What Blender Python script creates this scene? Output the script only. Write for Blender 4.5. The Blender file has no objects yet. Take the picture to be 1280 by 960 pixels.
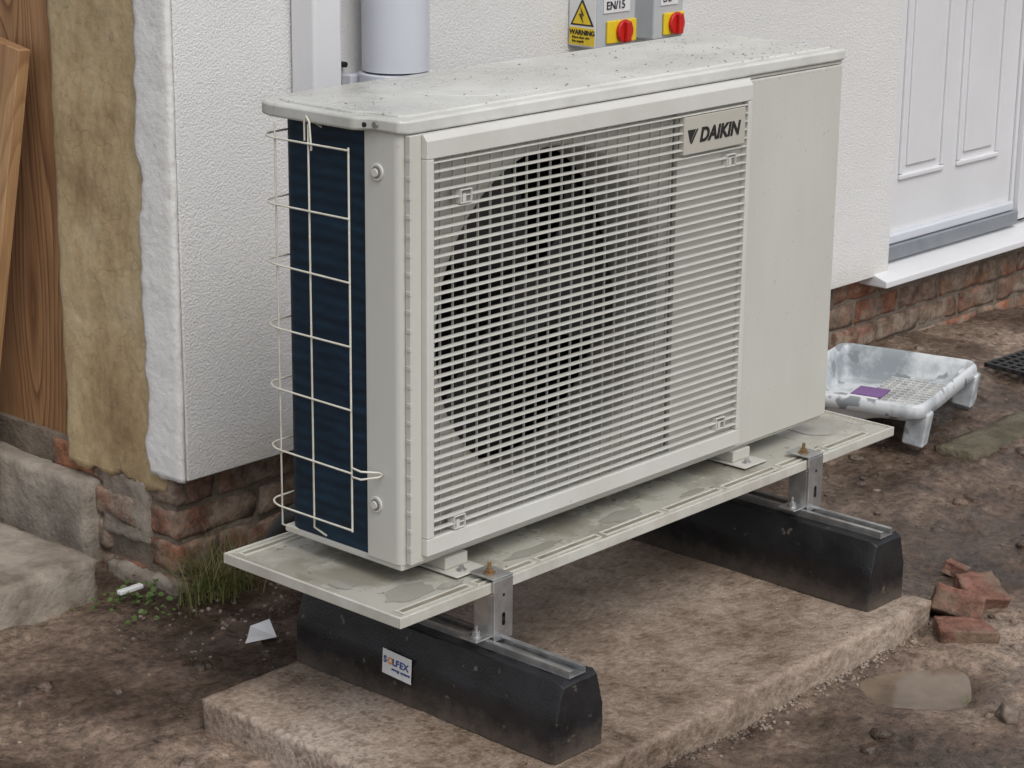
import bpy, bmesh, math, random
from mathutils import Vector, Matrix, noise
random.seed(7)
S=bpy.context.scene; COL=S.collection
# ------------------------------------------------------------------ helpers
def link(o,parent=None):
    COL.objects.link(o)
    if parent is not None: o.parent=parent
    return o
def empty(name,parent=None):
    o=bpy.data.objects.new(name,None); o.empty_display_size=.1; return link(o,parent)
def mesh_obj(name,verts,faces,mat=None,parent=None,smooth=False,bevel=0,seg=2):
    me=bpy.data.meshes.new(name); me.from_pydata([tuple(v) for v in verts],[],faces); me.update()
    bm=bmesh.new(); bm.from_mesh(me); bmesh.ops.recalc_face_normals(bm,faces=bm.faces); bm.to_mesh(me); bm.free()
    return fin(name,me,mat,parent,smooth,bevel,seg)
def fin(name,me,mat,parent,smooth=False,bevel=0,seg=2):
    if mat:
        for m in (mat if isinstance(mat,list) else [mat]): me.materials.append(m)
    if smooth or bevel:
        for p in me.polygons: p.use_smooth=True
    o=bpy.data.objects.new(name,me); link(o,parent)
    if bevel:
        b=o.modifiers.new('bev','BEVEL'); b.width=bevel; b.segments=seg; b.limit_method='ANGLE'; b.angle_limit=math.radians(35)
        b.harden_normals=True
    return o
def bmfin(name,bm,mat,parent=None,smooth=False,bevel=0,seg=2):
    me=bpy.data.meshes.new(name); bm.to_mesh(me); bm.free(); return fin(name,me,mat,parent,smooth,bevel,seg)
def bx(bm,x0,x1,y0,y1,z0,z1,mi=0,M=None):
    vs=[Vector((x,y,z)) for x in (x0,x1) for y in (y0,y1) for z in (z0,z1)]
    if M is not None: vs=[M@v for v in vs]
    v=[bm.verts.new(p) for p in vs]
    for f in ((0,1,3,2),(4,6,7,5),(0,4,5,1),(2,3,7,6),(0,2,6,4),(1,5,7,3)):
        fc=bm.faces.new([v[i] for i in f]); fc.material_index=mi
def box(name,x0,x1,y0,y1,z0,z1,mat,parent=None,bevel=0,seg=2):
    bm=bmesh.new(); bx(bm,x0,x1,y0,y1,z0,z1); return bmfin(name,bm,mat,parent,False,bevel,seg)
def prism(name,pts,axis,a0,a1,mat,parent=None,bevel=0,seg=2,smooth=False):
    def mk(p,a):
        return {'z':(p[0],p[1],a),'y':(p[0],a,p[1]),'x':(a,p[0],p[1])}[axis]
    n=len(pts); vs=[mk(p,a0) for p in pts]+[mk(p,a1) for p in pts]
    fs=[list(range(n)),list(range(n,2*n))]+[[i,(i+1)%n,(i+1)%n+n,i+n] for i in range(n)]
    return mesh_obj(name,vs,fs,mat,parent,smooth,bevel,seg)
def cyl(bm,c,axis,r,h,n=20,r2=None,mi=0):
    r2=r if r2 is None else r2
    ax=Vector(axis).normalized(); t=ax.orthogonal().normalized(); b=ax.cross(t); c=Vector(c)
    A=[bm.verts.new(c+(t*math.cos(2*math.pi*i/n)+b*math.sin(2*math.pi*i/n))*r) for i in range(n)]
    B=[bm.verts.new(c+ax*h+(t*math.cos(2*math.pi*i/n)+b*math.sin(2*math.pi*i/n))*r2) for i in range(n)]
    fs=[bm.faces.new(A[::-1]),bm.faces.new(B)]
    for i in range(n): fs.append(bm.faces.new([A[i],A[(i+1)%n],B[(i+1)%n],B[i]]))
    for f in fs: f.material_index=mi
def cylo(name,c,axis,r,h,mat,parent=None,n=24,r2=None,bevel=0):
    bm=bmesh.new(); cyl(bm,c,axis,r,h,n,r2); return bmfin(name,bm,mat,parent,False,bevel or .0004)
def wire(name,paths,r,mat,parent=None,res=3):
    cu=bpy.data.curves.new(name,'CURVE'); cu.dimensions='3D'; cu.bevel_depth=r; cu.bevel_resolution=res; cu.use_fill_caps=True
    for p in paths:
        s=cu.splines.new('POLY'); s.points.add(len(p)-1)
        for i,q in enumerate(p): s.points[i].co=(q[0],q[1],q[2],1)
    cu.materials.append(mat); o=bpy.data.objects.new(name,cu); return link(o,parent)
def fr(p,sc,oct=4): return noise.fractal(Vector(p)*sc,1.0,2.0,oct)
def rough_box(name,x0,x1,y0,y1,z0,z1,step,amp,sc,mat,parent=None,edge=.0,seed=0):
    bm=bmesh.new(); bx(bm,x0,x1,y0,y1,z0,z1)
    for ax,(a,b) in enumerate(((x0,x1),(y0,y1),(z0,z1))):
        n=max(1,int((b-a)/step)); no=[0,0,0]; no[ax]=1
        for i in range(1,n):
            co=[0,0,0]; co[ax]=a+(b-a)*i/n
            bmesh.ops.bisect_plane(bm,geom=bm.verts[:]+bm.edges[:]+bm.faces[:],plane_co=co,plane_no=no)
    bmesh.ops.recalc_face_normals(bm,faces=bm.faces); bm.normal_update()
    off=Vector((seed*3.1,seed*1.7,0))
    mv=[]
    for v in bm.verts:
        n=v.normal; d=fr(v.co+off,sc)*amp+fr(v.co+off,sc*6)*amp*.3
        if edge:
            k=sum(1 for q,(a,b) in zip(v.co,((x0,x1),(y0,y1),(z0,z1))) if min(abs(q-a),abs(q-b))<1e-5)
            if k>1:
                q=noise.noise((v.co+off)*11)
                d-=edge*(.25+1.2*abs(noise.noise((v.co+off)*22))+(3.2*(q-.32) if q>.32 else 0))
        mv.append((v,n*d))
    for v,d in mv: v.co+=d
    return bmfin(name,bm,mat,parent,True)
# ------------------------------------------------------------------ materials
def nodes(name):
    m=bpy.data.materials.new(name); m.use_nodes=True; nt=m.node_tree; b=nt.nodes['Principled BSDF']; return m,nt,b
def N(nt,t,**k):
    n=nt.nodes.new(t)
    for a,v in k.items():
        if a in n.inputs: n.inputs[a].default_value=v
        else: setattr(n,a,v)
    return n
def L(nt,a,b): nt.links.new(a,b)
def tex(nt,sc,det=4,rough=.6,coord='Object',mp=None):
    tc=N(nt,'ShaderNodeTexCoord'); n=N(nt,'ShaderNodeTexNoise'); n.inputs['Scale'].default_value=sc; n.inputs['Detail'].default_value=det; n.inputs['Roughness'].default_value=rough
    if mp:
        m=N(nt,'ShaderNodeMapping'); m.inputs['Scale'].default_value=mp; L(nt,tc.outputs[coord],m.inputs[0]); L(nt,m.outputs[0],n.inputs[0])
    else: L(nt,tc.outputs[coord],n.inputs[0])
    return n
def ramp(nt,src,stops):
    r=N(nt,'ShaderNodeValToRGB'); e=r.color_ramp.elements
    while len(e)<len(stops): e.new(.5)
    for i,(p,c) in enumerate(stops):
        e[i].position=p; e[i].color=(c if len(c)==4 else tuple(c)+(1,)) if not isinstance(c,(int,float)) else (c,c,c,1)
    L(nt,src,r.inputs[0]); return r
def mixc(nt,fac,a,b,mode='MIX'):
    m=N(nt,'ShaderNodeMix'); m.data_type='RGBA'; m.blend_type=mode
    for s,v in ((0,fac),(6,a),(7,b)):
        if hasattr(v,'is_output'): L(nt,v,m.inputs[s])
        elif s==0: m.inputs[0].default_value=v
        else: m.inputs[s].default_value=tuple(v)+(1,) if len(v)==3 else v
    return m.outputs[2]
def bump(nt,b,src,st=.3,dist=.002,prev=None):
    u=N(nt,'ShaderNodeBump'); u.inputs['Strength'].default_value=st; u.inputs['Distance'].default_value=dist
    L(nt,src,u.inputs['Height'])
    if prev is not None: L(nt,prev.outputs[0],u.inputs['Normal'])
    L(nt,u.outputs[0],b.inputs['Normal']); return u
def zgrad(nt,z0,z1,nsc,namp):
    tc=N(nt,'ShaderNodeTexCoord'); sx=N(nt,'ShaderNodeSeparateXYZ'); L(nt,tc.outputs['Object'],sx.inputs[0])
    nn=tex(nt,nsc,3,.7); ad=N(nt,'ShaderNodeMath',operation='MULTIPLY_ADD'); L(nt,nn.outputs[0],ad.inputs[0]); ad.inputs[1].default_value=-namp; L(nt,sx.outputs[2],ad.inputs[2])
    mr=N(nt,'ShaderNodeMapRange'); mr.inputs[1].default_value=z0-namp*.5; mr.inputs[2].default_value=z1-namp*.5; mr.inputs[3].default_value=1; mr.inputs[4].default_value=0; L(nt,ad.outputs[0],mr.inputs[0]); return mr.outputs[0]
def mat(name,c1,c2=None,rough=.5,sc=6,lo=.35,hi=.65,bs=0,bsc=60,bd=.002,metal=0,r2=None,mp=None,spec=.5,speck=None,det=4,dirt=None):
    m,nt,b=nodes(name)
    b.inputs['Metallic'].default_value=metal; b.inputs['Roughness'].default_value=rough; b.inputs['Specular IOR Level'].default_value=spec
    c2=c2 or tuple(x*.88 for x in c1)
    n=tex(nt,sc,det,.65,mp=mp); r=ramp(nt,n.outputs[0],[(lo,c2),(hi,c1)]); col=r.outputs[0]
    if speck:
        sn=tex(nt,speck[0],2,.5); sr=ramp(nt,sn.outputs[0],[(speck[1],0.0),(speck[1]+.04,1.0)]); col=mixc(nt,sr.outputs[0],col,speck[2])
    if dirt:
        g=zgrad(nt,*dirt[:4]); mu=N(nt,'ShaderNodeMath',operation='MULTIPLY'); L(nt,g,mu.inputs[0]); mu.inputs[1].default_value=dirt[5]; col=mixc(nt,mu.outputs[0],col,dirt[4])
    L(nt,col,b.inputs['Base Color'])
    if r2 is not None:
        q=ramp(nt,n.outputs[0],[(lo,r2),(hi,rough)]); L(nt,q.outputs[0],b.inputs['Roughness'])
    if bs:
        k=tex(nt,bsc,3,.6); bump(nt,b,k.outputs[0],bs,bd)
    return m
BEIGE=(.59,.585,.53)
M_case=mat('cabinet_paint',BEIGE,(.55,.545,.49),.42,sc=3,mp=(2,2,.7),speck=(70,.75,(.45,.42,.36)),dirt=(.0,.12,14,.10,(.46,.43,.37),.35))
M_grille=mat('grille_plastic',(.645,.64,.595),(.58,.57,.52),.45,sc=5,speck=(60,.75,(.47,.44,.38)))
M_lid,nt,b=nodes('lid_paint_wet')
n=tex(nt,3.5,5,.65); c=ramp(nt,n.outputs[0],[(.38,(.47,.47,.43)),(.5,(.57,.57,.53)),(.62,(.66,.66,.62))])
n2=tex(nt,75,3,.6); s2=ramp(nt,n2.outputs[0],[(.65,0.),(.71,.65)]); n3=tex(nt,2.2,2,.5); s3=ramp(nt,n3.outputs[0],[(.45,0.),(.62,1.)])
mm=N(nt,'ShaderNodeMath',operation='MULTIPLY'); L(nt,s2.outputs[0],mm.inputs[0]); L(nt,s3.outputs[0],mm.inputs[1])
L(nt,mixc(nt,mm.outputs[0],c.outputs[0],(.30,.27,.22)),b.inputs['Base Color'])
rr=ramp(nt,n.outputs[0],[(.40,.14),(.52,.48)]); L(nt,rr.outputs[0],b.inputs['Roughness'])
k=tex(nt,120,3,.5); bump(nt,b,k.outputs[0],.12,.001)
M_dark=mat('interior_dark',(.010,.010,.011),(.008,.008,.008),.7)
M_recess=mat('recess_grey',(.24,.23,.21),(.18,.17,.16),.6)
M_motor=mat('motor_mount',(.05,.05,.05),(.035,.035,.035),.6)
M_shroud=mat('fan_shroud',(.52,.51,.46),(.46,.45,.40),.5)
M_fan=mat('fan_plastic',(.032,.032,.032),(.022,.022,.022),.4)
M_wire=mat('guard_wire',(.72,.70,.61),(.60,.56,.46),.45,sc=30)
M_coil,nt,b=nodes('coil_fins')
tc=N(nt,'ShaderNodeTexCoord'); w=N(nt,'ShaderNodeTexWave'); w.bands_direction='Z'; w.inputs['Scale'].default_value=14; w.inputs['Distortion'].default_value=2.5; w.inputs['Detail'].default_value=2
L(nt,tc.outputs['Object'],w.inputs[0]); n=tex(nt,9,4,.7,mp=(1,1,4))
c=ramp(nt,w.outputs[0],[(.0,(.0035,.017,.034)),(1.,(.007,.030,.056))]); c2=ramp(nt,n.outputs[0],[(.35,(.45,.5,.55)),(.7,(1.2,1.2,1.2))])
L(nt,mixc(nt,1.0,c.outputs[0],c2.outputs[0],'MULTIPLY'),b.inputs['Base Color']); b.inputs['Roughness'].default_value=.5; b.inputs['Specular IOR Level'].default_value=.3
w2=N(nt,'ShaderNodeTexWave'); w2.bands_direction='Y'; w2.inputs['Scale'].default_value=150; L(nt,tc.outputs['Object'],w2.inputs[0])
u=bump(nt,b,w2.outputs[0],.4,.001)
M_alu=mat('galvanised_steel',(.62,.62,.61),(.42,.42,.42),.34,sc=25,metal=.85)
M_brass=mat('brass_bolt',(.42,.27,.14),(.30,.19,.10),.4,sc=50,metal=.8)
M_tray=mat('drip_tray_plastic',(.42,.41,.355),(.28,.26,.21),.32,sc=5,r2=.06,lo=.42,hi=.54,bs=.1,bsc=60,speck=(45,.68,(.20,.16,.11)),det=5)
M_slot=mat('tray_slot_rim',(.58,.57,.51),(.46,.44,.38),.4,sc=12)
M_slotd=mat('tray_slot_inside',(.27,.25,.19),(.18,.16,.12),.4,sc=20)
M_rub=mat('recycled_rubber',(.016,.016,.018),(.007,.007,.008),.5,sc=12,r2=.3,bs=.6,bsc=220,bd=.002,speck=(42,.69,(.09,.075,.06)),dirt=(-.300,-.245,30,.07,(.12,.095,.075),.75))
M_render,nt,b=nodes('white_masonry_render')
n=tex(nt,2,3,.6); c=ramp(nt,n.outputs[0],[(.3,(.735,.725,.705)),(.7,(.79,.78,.765))])
g=zgrad(nt,-.12,.0,9,.14); mu=N(nt,'ShaderNodeMath',operation='MULTIPLY'); L(nt,g,mu.inputs[0]); mu.inputs[1].default_value=.4
L(nt,mixc(nt,mu.outputs[0],c.outputs[0],(.52,.46,.38)),b.inputs['Base Color']); b.inputs['Roughness'].default_value=.85
k=tex(nt,200,2,.6); u=bump(nt,b,k.outputs[0],.75,.0036); k2=tex(nt,14,2,.5); bump(nt,b,k2.outputs[0],.15,.006,u)
M_bead=mat('white_painted_edge',(.80,.79,.76),(.64,.62,.58),.7,sc=26,lo=.28,hi=.44,bs=.6,bsc=60,bd=.004)
M_mortar,nt,b=nodes('old_lime_mortar')
n=tex(nt,3.6,5,.66,mp=(1,1,.5)); c=ramp(nt,n.outputs[0],[(.32,(.22,.14,.07)),(.42,(.38,.27,.145)),(.52,(.50,.385,.22)),(.66,(.60,.49,.33))])
n2=tex(nt,60,3,.7); c2=ramp(nt,n2.outputs[0],[(.3,(.84,.83,.80)),(.7,(1.06,1.06,1.06))])
n4=tex(nt,3.3,3,.7); cr=ramp(nt,n4.outputs[0],[(.494,1.),(.4975,.35),(.501,1.)])
L(nt,mixc(nt,.5,mixc(nt,1.,c.outputs[0],c2.outputs[0],'MULTIPLY'),cr.outputs[0],'MULTIPLY'),b.inputs['Base Color']); b.inputs['Roughness'].default_value=.85
bump(nt,b,n2.outputs[0],.4,.004,bump(nt,b,n.outputs[0],.45,.02))
def wood(name,a,c_,d,sc=1.,dirz=(6,6,.7),k=16,dist=.4):
    m,nt,b=nodes(name); tc=N(nt,'ShaderNodeTexCoord'); mp=N(nt,'ShaderNodeMapping'); mp.inputs['Scale'].default_value=dirz; L(nt,tc.outputs['Object'],mp.inputs[0])
    n=N(nt,'ShaderNodeTexNoise'); n.inputs['Scale'].default_value=1.6*sc; n.inputs['Detail'].default_value=1.2; n.inputs['Distortion'].default_value=dist; L(nt,mp.outputs[0],n.inputs[0])
    mu=N(nt,'ShaderNodeMath',operation='MULTIPLY'); mu.inputs[1].default_value=k; L(nt,n.outputs[0],mu.inputs[0])
    fm=N(nt,'ShaderNodeMath',operation='FRACT'); L(nt,mu.outputs[0],fm.inputs[0])
    c=ramp(nt,fm.outputs[0],[(.0,a),(.55,c_),(.88,d),(1.,a)])
    f=tex(nt,60,3,.7,mp=(3,3,.12)); f2=ramp(nt,f.outputs[0],[(.3,(.75,.75,.75)),(.7,(1.12,1.12,1.12))])
    g=tex(nt,2.5,3,.7,mp=(1,1,.5)); g2=ramp(nt,g.outputs[0],[(.3,(.65,.6,.55)),(.6,(1.1,1.1,1.1))])
    L(nt,mixc(nt,1.,mixc(nt,1.,c.outputs[0],f2.outputs[0],'MULTIPLY'),g2.outputs[0],'MULTIPLY'),b.inputs['Base Color']); b.inputs['Roughness'].default_value=.7
    bump(nt,b,f.outputs[0],.3,.001); return m
M_ply=wood('weathered_plywood',(.42,.235,.11),(.36,.195,.09),(.20,.095,.042),.8,(4.0,4.0,.75),26,.3)
M_plank=wood('pine_plank',(.48,.29,.14),(.45,.26,.125),(.36,.195,.085),.7)
M_cem=mat('old_concrete',(.35,.305,.25),(.17,.135,.105),.85,sc=9,bs=.7,bsc=60,bd=.006,lo=.35,hi=.62,det=5)
M_kerb=mat('mossy_concrete',(.15,.125,.085),(.07,.06,.035),.8,sc=11,bs=.9,bsc=55,bd=.010,lo=.35,hi=.62)
def brickmat(name,cols,smear=(.27,.22,.175),lo=.44,hi=.56,sm=.9):
    m,nt,b=nodes(name); g=N(nt,'ShaderNodeNewGeometry'); c=ramp(nt,g.outputs['Random Per Island'],cols)
    n=tex(nt,26,4,.75); c2=ramp(nt,n.outputs[0],[(.35,(.45,.42,.38)),(.6,(1.15,1.1,1.05))])
    n3=tex(nt,8,4,.7); c3=ramp(nt,n3.outputs[0],[(lo,0.),(hi,sm)])
    col=mixc(nt,1.,mixc(nt,c3.outputs[0],c.outputs[0],smear),c2.outputs[0],'MULTIPLY')
    L(nt,col,b.inputs['Base Color']); b.inputs['Roughness'].default_value=.88
    k=tex(nt,90,3,.7); bump(nt,b,k.outputs[0],.7,.004,bump(nt,b,n.outputs[0],.5,.008)); return m
M_brick=brickmat('worn_red_brick',[(.0,(.18,.085,.06)),(.4,(.27,.115,.07)),(.7,(.20,.13,.10)),(1.,(.34,.15,.08))])
M_brick2=brickmat('brick_rubble',[(.0,(.19,.10,.075)),(.5,(.23,.11,.08)),(1.,(.17,.10,.075))],(.16,.12,.09),.44,.58,.85)
M_mortj=mat('joint_mortar',(.22,.18,.14),(.12,.09,.065),.95,sc=15,bs=.8,bsc=80,bd=.006)
M_slab,nt,b=nodes('muddy_concrete_slab')
n=tex(nt,2.4,5,.72); c=ramp(nt,n.outputs[0],[(.34,(.17,.122,.090)),(.45,(.265,.200,.153)),(.56,(.335,.262,.205)),(.68,(.42,.345,.285))])
n2=tex(nt,95,3,.75); c2=ramp(nt,n2.outputs[0],[(.3,(.62,.60,.58)),(.62,(1.12,1.12,1.12))])
n5=tex(nt,24,4,.78); c5=ramp(nt,n5.outputs[0],[(.36,(.66,.63,.60)),(.52,(1.06,1.06,1.06))])
L(nt,mixc(nt,1.,mixc(nt,1.,c.outputs[0],c2.outputs[0],'MULTIPLY'),c5.outputs[0],'MULTIPLY'),b.inputs['Base Color'])
q=ramp(nt,n.outputs[0],[(.40,.22),(.54,.75)]); L(nt,q.outputs[0],b.inputs['Roughness'])
bump(nt,b,n2.outputs[0],.8,.005)
M_mud,nt,b=nodes('wet_mud')
n=tex(nt,1.9,5,.72); c=ramp(nt,n.outputs[0],[(.36,(.060,.040,.029)),(.45,(.110,.076,.056)),(.54,(.175,.127,.095)),(.64,(.29,.222,.175))])
n2=tex(nt,52,4,.8); c2=ramp(nt,n2.outputs[0],[(.34,(.40,.38,.36)),(.62,(1.35,1.33,1.3))])
n3=tex(nt,4.5,3,.65); q=ramp(nt,n3.outputs[0],[(.44,.10),(.56,.65)]); L(nt,q.outputs[0],b.inputs['Roughness'])
w3=ramp(nt,n3.outputs[0],[(.44,(.72,.72,.72)),(.56,(1.1,1.1,1.1))])
L(nt,mixc(nt,1.,mixc(nt,1.,c.outputs[0],c2.outputs[0],'MULTIPLY'),w3.outputs[0],'MULTIPLY'),b.inputs['Base Color'])
bump(nt,b,n2.outputs[0],.75,.009)
M_stone=mat('stone',(.24,.19,.15),(.10,.075,.055),.8,sc=30,bs=.4,bsc=90,bd=.002)
M_grav=mat('muddy_gravel',(.29,.23,.18),(.08,.058,.043),.7,sc=9,lo=.42,hi=.62)
M_white=mat('white_upvc',(.76,.76,.77),(.72,.72,.73),.3,sc=4)
M_pipe=mat('pale_grey_pvc',(.66,.68,.73),(.62,.64,.69),.35,sc=4)
M_grey=mat('isolator_grey',(.50,.52,.53),(.46,.48,.49),.4,sc=8)
M_yel=mat('yellow_plastic',(.85,.62,.02),(.78,.55,.02),.4,sc=8)
M_red=mat('red_plastic',(.62,.02,.015),(.5,.015,.01),.35,sc=8)
M_blk=mat('black_print',(.02,.02,.02),(.015,.015,.015),.5)
M_lab=mat('label_white',(.78,.78,.78),(.70,.70,.70),.4)
M_bl=mat('blue_ink',(.03,.08,.30),(.03,.07,.25),.4); M_or=mat('orange_ink',(.75,.30,.03),(.7,.26,.03),.4)
M_purp=mat('purple_label',(.20,.08,.28),(.15,.06,.22),.4)
M_ptray=mat('paint_tray_plastic',(.66,.68,.69),(.30,.33,.35),.28,sc=6,lo=.38,hi=.54,bs=.3,bsc=30,speck=(18,.60,(.26,.28,.29)),det=6)
M_rib=mat('painted_ribs',(.70,.70,.68),(.45,.46,.45),.4,sc=20)
M_grass=mat('grass_blades',(.12,.15,.04),(.20,.17,.07),.6,sc=20)
M_weed=mat('weed_leaf',(.09,.15,.03),(.06,.10,.022),.6,sc=20)
M_mat=mat('black_rubber_mat',(.03,.03,.03),(.018,.018,.018),.6,bs=.4,bsc=80)
M_lead=mat('grey_threshold_metal',(.33,.35,.38),(.27,.29,.32),.4,sc=10,metal=.3)
M_roof=mat('roof_tiles',(.12,.09,.08),(.08,.06,.05),.8)
M_water,nt,b=nodes('muddy_water'); n=tex(nt,9,4,.6); c=ramp(nt,n.outputs[0],[(.35,(.13,.095,.068)),(.65,(.22,.168,.122))]); L(nt,c.outputs[0],b.inputs['Base Color']); b.inputs['Roughness'].default_value=.11; b.inputs['Specular IOR Level'].default_value=.35
k=tex(nt,25,2,.5); bump(nt,b,k.outputs[0],.10,.004)
M_drop=mat('water_drop',(.47,.47,.43),(.38,.38,.34),.04,spec=.7)
M_film=mat('tray_water',(.33,.32,.275),(.27,.26,.22),.03,spec=.7)

# ------------------------------------------------------------------ ground
ZG=-.356
PX,PY=.90,-.49
def gh(x,y):
    z=ZG+.062*math.exp(-(((x-2.5)/.75)**2+((y-.75)/.5)**2))
    a=.013*fr((x,y,0),3.2,4)+.0065*fr((x+5,y,2),11,3)+.0030*fr((x,y+3,7),38,2)
    a+=.012*noise.noise(Vector((x*1.3,y*1.3,4)))
    for (fx,fy,fa) in ((.25,-.75,.5),(1.7,-.15,1.2),(2.0,-.45,.9),(-.35,.25,.3)):
        dx,dy=x-fx,y-fy; u=dx*math.cos(fa)+dy*math.sin(fa); v=-dx*math.sin(fa)+dy*math.cos(fa)
        e=(u/.13)**2+(v/.05)**2
        if e<4: a-=.009*math.exp(-e*e)-.004*math.exp(-(e-1.6)**2*3)
    dx,dy=x-PX,y-PY
    d=math.hypot(dx,dy)*(1+.28*noise.noise(Vector((x*9,y*9,1))))
    a=a*(1-.85*math.exp(-(d/.17)**4))+.0015*fr((x,y+3,7),30,2)-.024*math.exp(-(d/.105)**4)
    return z+a
def axis(lo,hi,st,far):
    v=[]; t=lo
    while t<hi: v.append(t); t+=st
    g=st; a=hi; r=[]
    while a<far: r.append(a); g*=1.35; a+=g
    g=st; a=lo; l=[]
    while a>-far: g*=1.35; a-=g; l.append(a)
    return l[::-1]+v+r
X=axis(-.9,3.6,.0105,60); Y=axis(-1.2,1.1,.0105,60)
vs=[(x,y,gh(x,y) if (abs(x)<9 and abs(y)<9) else ZG) for y in Y for x in X]; nx=len(X)
fs=[(j*nx+i,j*nx+i+1,(j+1)*nx+i+1,(j+1)*nx+i) for j in range(len(Y)-1) for i in range(nx-1)]
me=bpy.data.meshes.new('ground'); me.from_pydata(vs,[],fs); fin('ground',me,M_mud,None,True)
bm=bmesh.new(); ring=[bm.verts.new((PX+.150*math.cos(a),PY+.132*math.sin(a),ZG-.0100)) for a in [2*math.pi*i/40 for i in range(40)]]
bm.faces.new(ring); bmfin('puddle',bm,M_water)
rough_box('concrete_slab',-.166,1.152,-.352,.346,-.40,-.294,.010,.003,5,M_slab,None,edge=.0055,seed=1)

# ------------------------------------------------------------------ house
H=empty('white_rendered_house')
WX,WY=.213,.826
box('front_render_wall',WX,2.774,WY,WY+.045,-.094,2.7,M_render,H,bevel=.004)
box('front_render_wall_beyond_door',3.62,7,WY,WY+.045,-.06,2.7,M_render,H,bevel=.004)
box('front_render_over_door',2.776,3.618,WY+.001,WY+.045,1.98,2.7,M_render,H)
box('wall_core',WX+.03,2.772,WY+.047,3.6,-.09,2.69,M_mortj,H)
box('wall_core_right',3.63,6.99,WY+.047,3.6,-.09,2.69,M_mortj,H)
box('wall_core_back',2.775,3.625,1.1,3.59,-.089,2.68,M_mortj,H)
prism('roof',[(-.0,2.702),(.6,2.702),(4,2.702),(4,2.78),(2.2,3.8),(.45,2.76)],'x',-.1,7.2,M_roof,H)
def ysheet(name,x,ya,yb,z0,z1,ny,nz,amp,sc,mat,jit0=0,jit1=0,jb=0,seed=0,fine=.35):
    vs=[];fs=[]
    for j in range(nz+1):
        z=z0+(z1-z0)*j/nz
        a=ya+jit0*fr((seed,0,z),7,4); b_=yb+jit1*fr((seed+4,3,z),9,5)
        for i in range(ny+1):
            y=a+(b_-a)*i/ny; zz=z+(jb*fr((y,seed,0),14,3) if j==0 else 0)
            e=0 if 0<i<ny else .004
            vs.append((x-amp*fr((seed,y,z),sc,4)-amp*fine*fr((seed,y,z),sc*5,3)+e,y,zz))
    w=ny+1
    fs=[(j*w+i,(j+1)*w+i,(j+1)*w+i+1,j*w+i+1) for j in range(nz) for i in range(ny)]
    me=bpy.data.meshes.new(name); me.from_pydata(vs,[],fs); o=fin(name,me,mat,H,True)
    s=o.modifiers.new('s','SOLIDIFY'); s.thickness=.012; s.offset=1
    return o
ysheet('painted_render_edge',WX-.004,WY+.003,.930,-.093,2.7,12,280,.0020,14,M_bead,0,.018,.01,1)
ysheet('lime_mortar_reveal',WX+.010,.90,1.222,-.135,2.7,34,280,.007,4.5,M_mortar,0,.006,.02,2,.12)
box('plywood_board',WX+.028,WX+.046,1.212,2.9,-.152,2.4,M_ply,H,bevel=.002)
bm=bmesh.new()
def brick(x0,x1,y0,y1,z0,z1):
    t=bmesh.new(); bx(t,x0,x1,y0,y1,z0,z1)
    bmesh.ops.subdivide_edges(t,edges=t.edges[:],cuts=5,use_grid_fill=True)
    sd=random.random()*50
    c=Vector(((x0+x1)/2,(y0+y1)/2,(z0+z1)/2))
    for v in t.verts:
        d=(v.co-c); v.co+=d.normalized()*(fr(v.co+Vector((sd,0,0)),18,4)*.009)
        k=sum(1 for q,a,b_ in ((v.co.x,x0,x1),(v.co.y,y0,y1),(v.co.z,z0,z1)) if min(abs(q-a),abs(q-b_))<.007)
        if k>=2: v.co-=d.normalized()*.005
    m_=bpy.data.meshes.new('t'); t.to_mesh(m_); t.free(); bm.from_mesh(m_); bpy.data.meshes.remove(m_)
BY=WY+.047; BXx=WX+.006
for r in range(5):
    z1=-.10-r*.073; z0=z1-.064; x=BXx; k=0
    first=.215 if r%2 else .103
    while x<4.6:
        l=first if k==0 else .215
        j=random.uniform(-.005,.005)
        brick(x,x+l,BY+j,BY+.1+j,z0,z1); x+=l+.010; k+=1
    y=BY+(.113 if r%2 else .226)
    while y<1.12:
        j=random.uniform(-.008,.008); brick(BXx+j,BXx+.1+j,y,y+.20,z0,z1); y+=.213
bmfin('brick_plinth',bm,M_brick,H,True)
box('plinth_mortar',BXx+.007,6.8,BY+.007,3.5,-.46,-.0945,M_mortj,H)
rough_box('cement_plinth',WX-.035,WX+.2,1.13,2.9,-.42,-.158,.02,.008,5,M_cem,H,edge=.006,seed=3)
rough_box('corner_footing',BXx-.02,BXx+.05,BY-.015,1.10,-.42,-.325,.012,.008,12,M_cem,H,edge=.008,seed=5)
rough_box('mortar_smear',BXx-.004,BXx+.03,BY+.09,1.12,-.27,-.125,.010,.010,13,M_cem,H,edge=.010,seed=8)
DY=WY+.045
D=empty('front_door',H)
box('door_leaf',2.79,3.50,DY,DY+.045,-.02,1.93,M_white,D)
def panel(x0,x1,z0,z1):
    bm=bmesh.new()
    w=.016
    for (a,b_,c_,d_) in ((x0,x1,z0,z0+w),(x0,x1,z1-w,z1),(x0,x0+w,z0+w,z1-w),(x1-w,x1,z0+w,z1-w)):
        bx(bm,a,b_,DY-.009,DY+.002,c_,d_)
    bmfin('panel_moulding',bm,M_white,D,bevel=.005,seg=3)
    box('panel_field',x0+.038,x1-.038,DY-.007,DY+.002,z0+.038,z1-.038,M_white,D,bevel=.006,seg=3)
for xx in (2.865,3.175):
    panel(xx,xx+.235,.155,.86); panel(xx,xx+.235,.98,1.75)
box('door_frame_right',3.520,3.60,DY-.025,DY+.06,-.055,2.0,M_white,D,bevel=.004)
box('door_frame_inner',3.502,3.518,DY-.008,DY+.06,-.05,1.97,M_white,D,bevel=.002)
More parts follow.
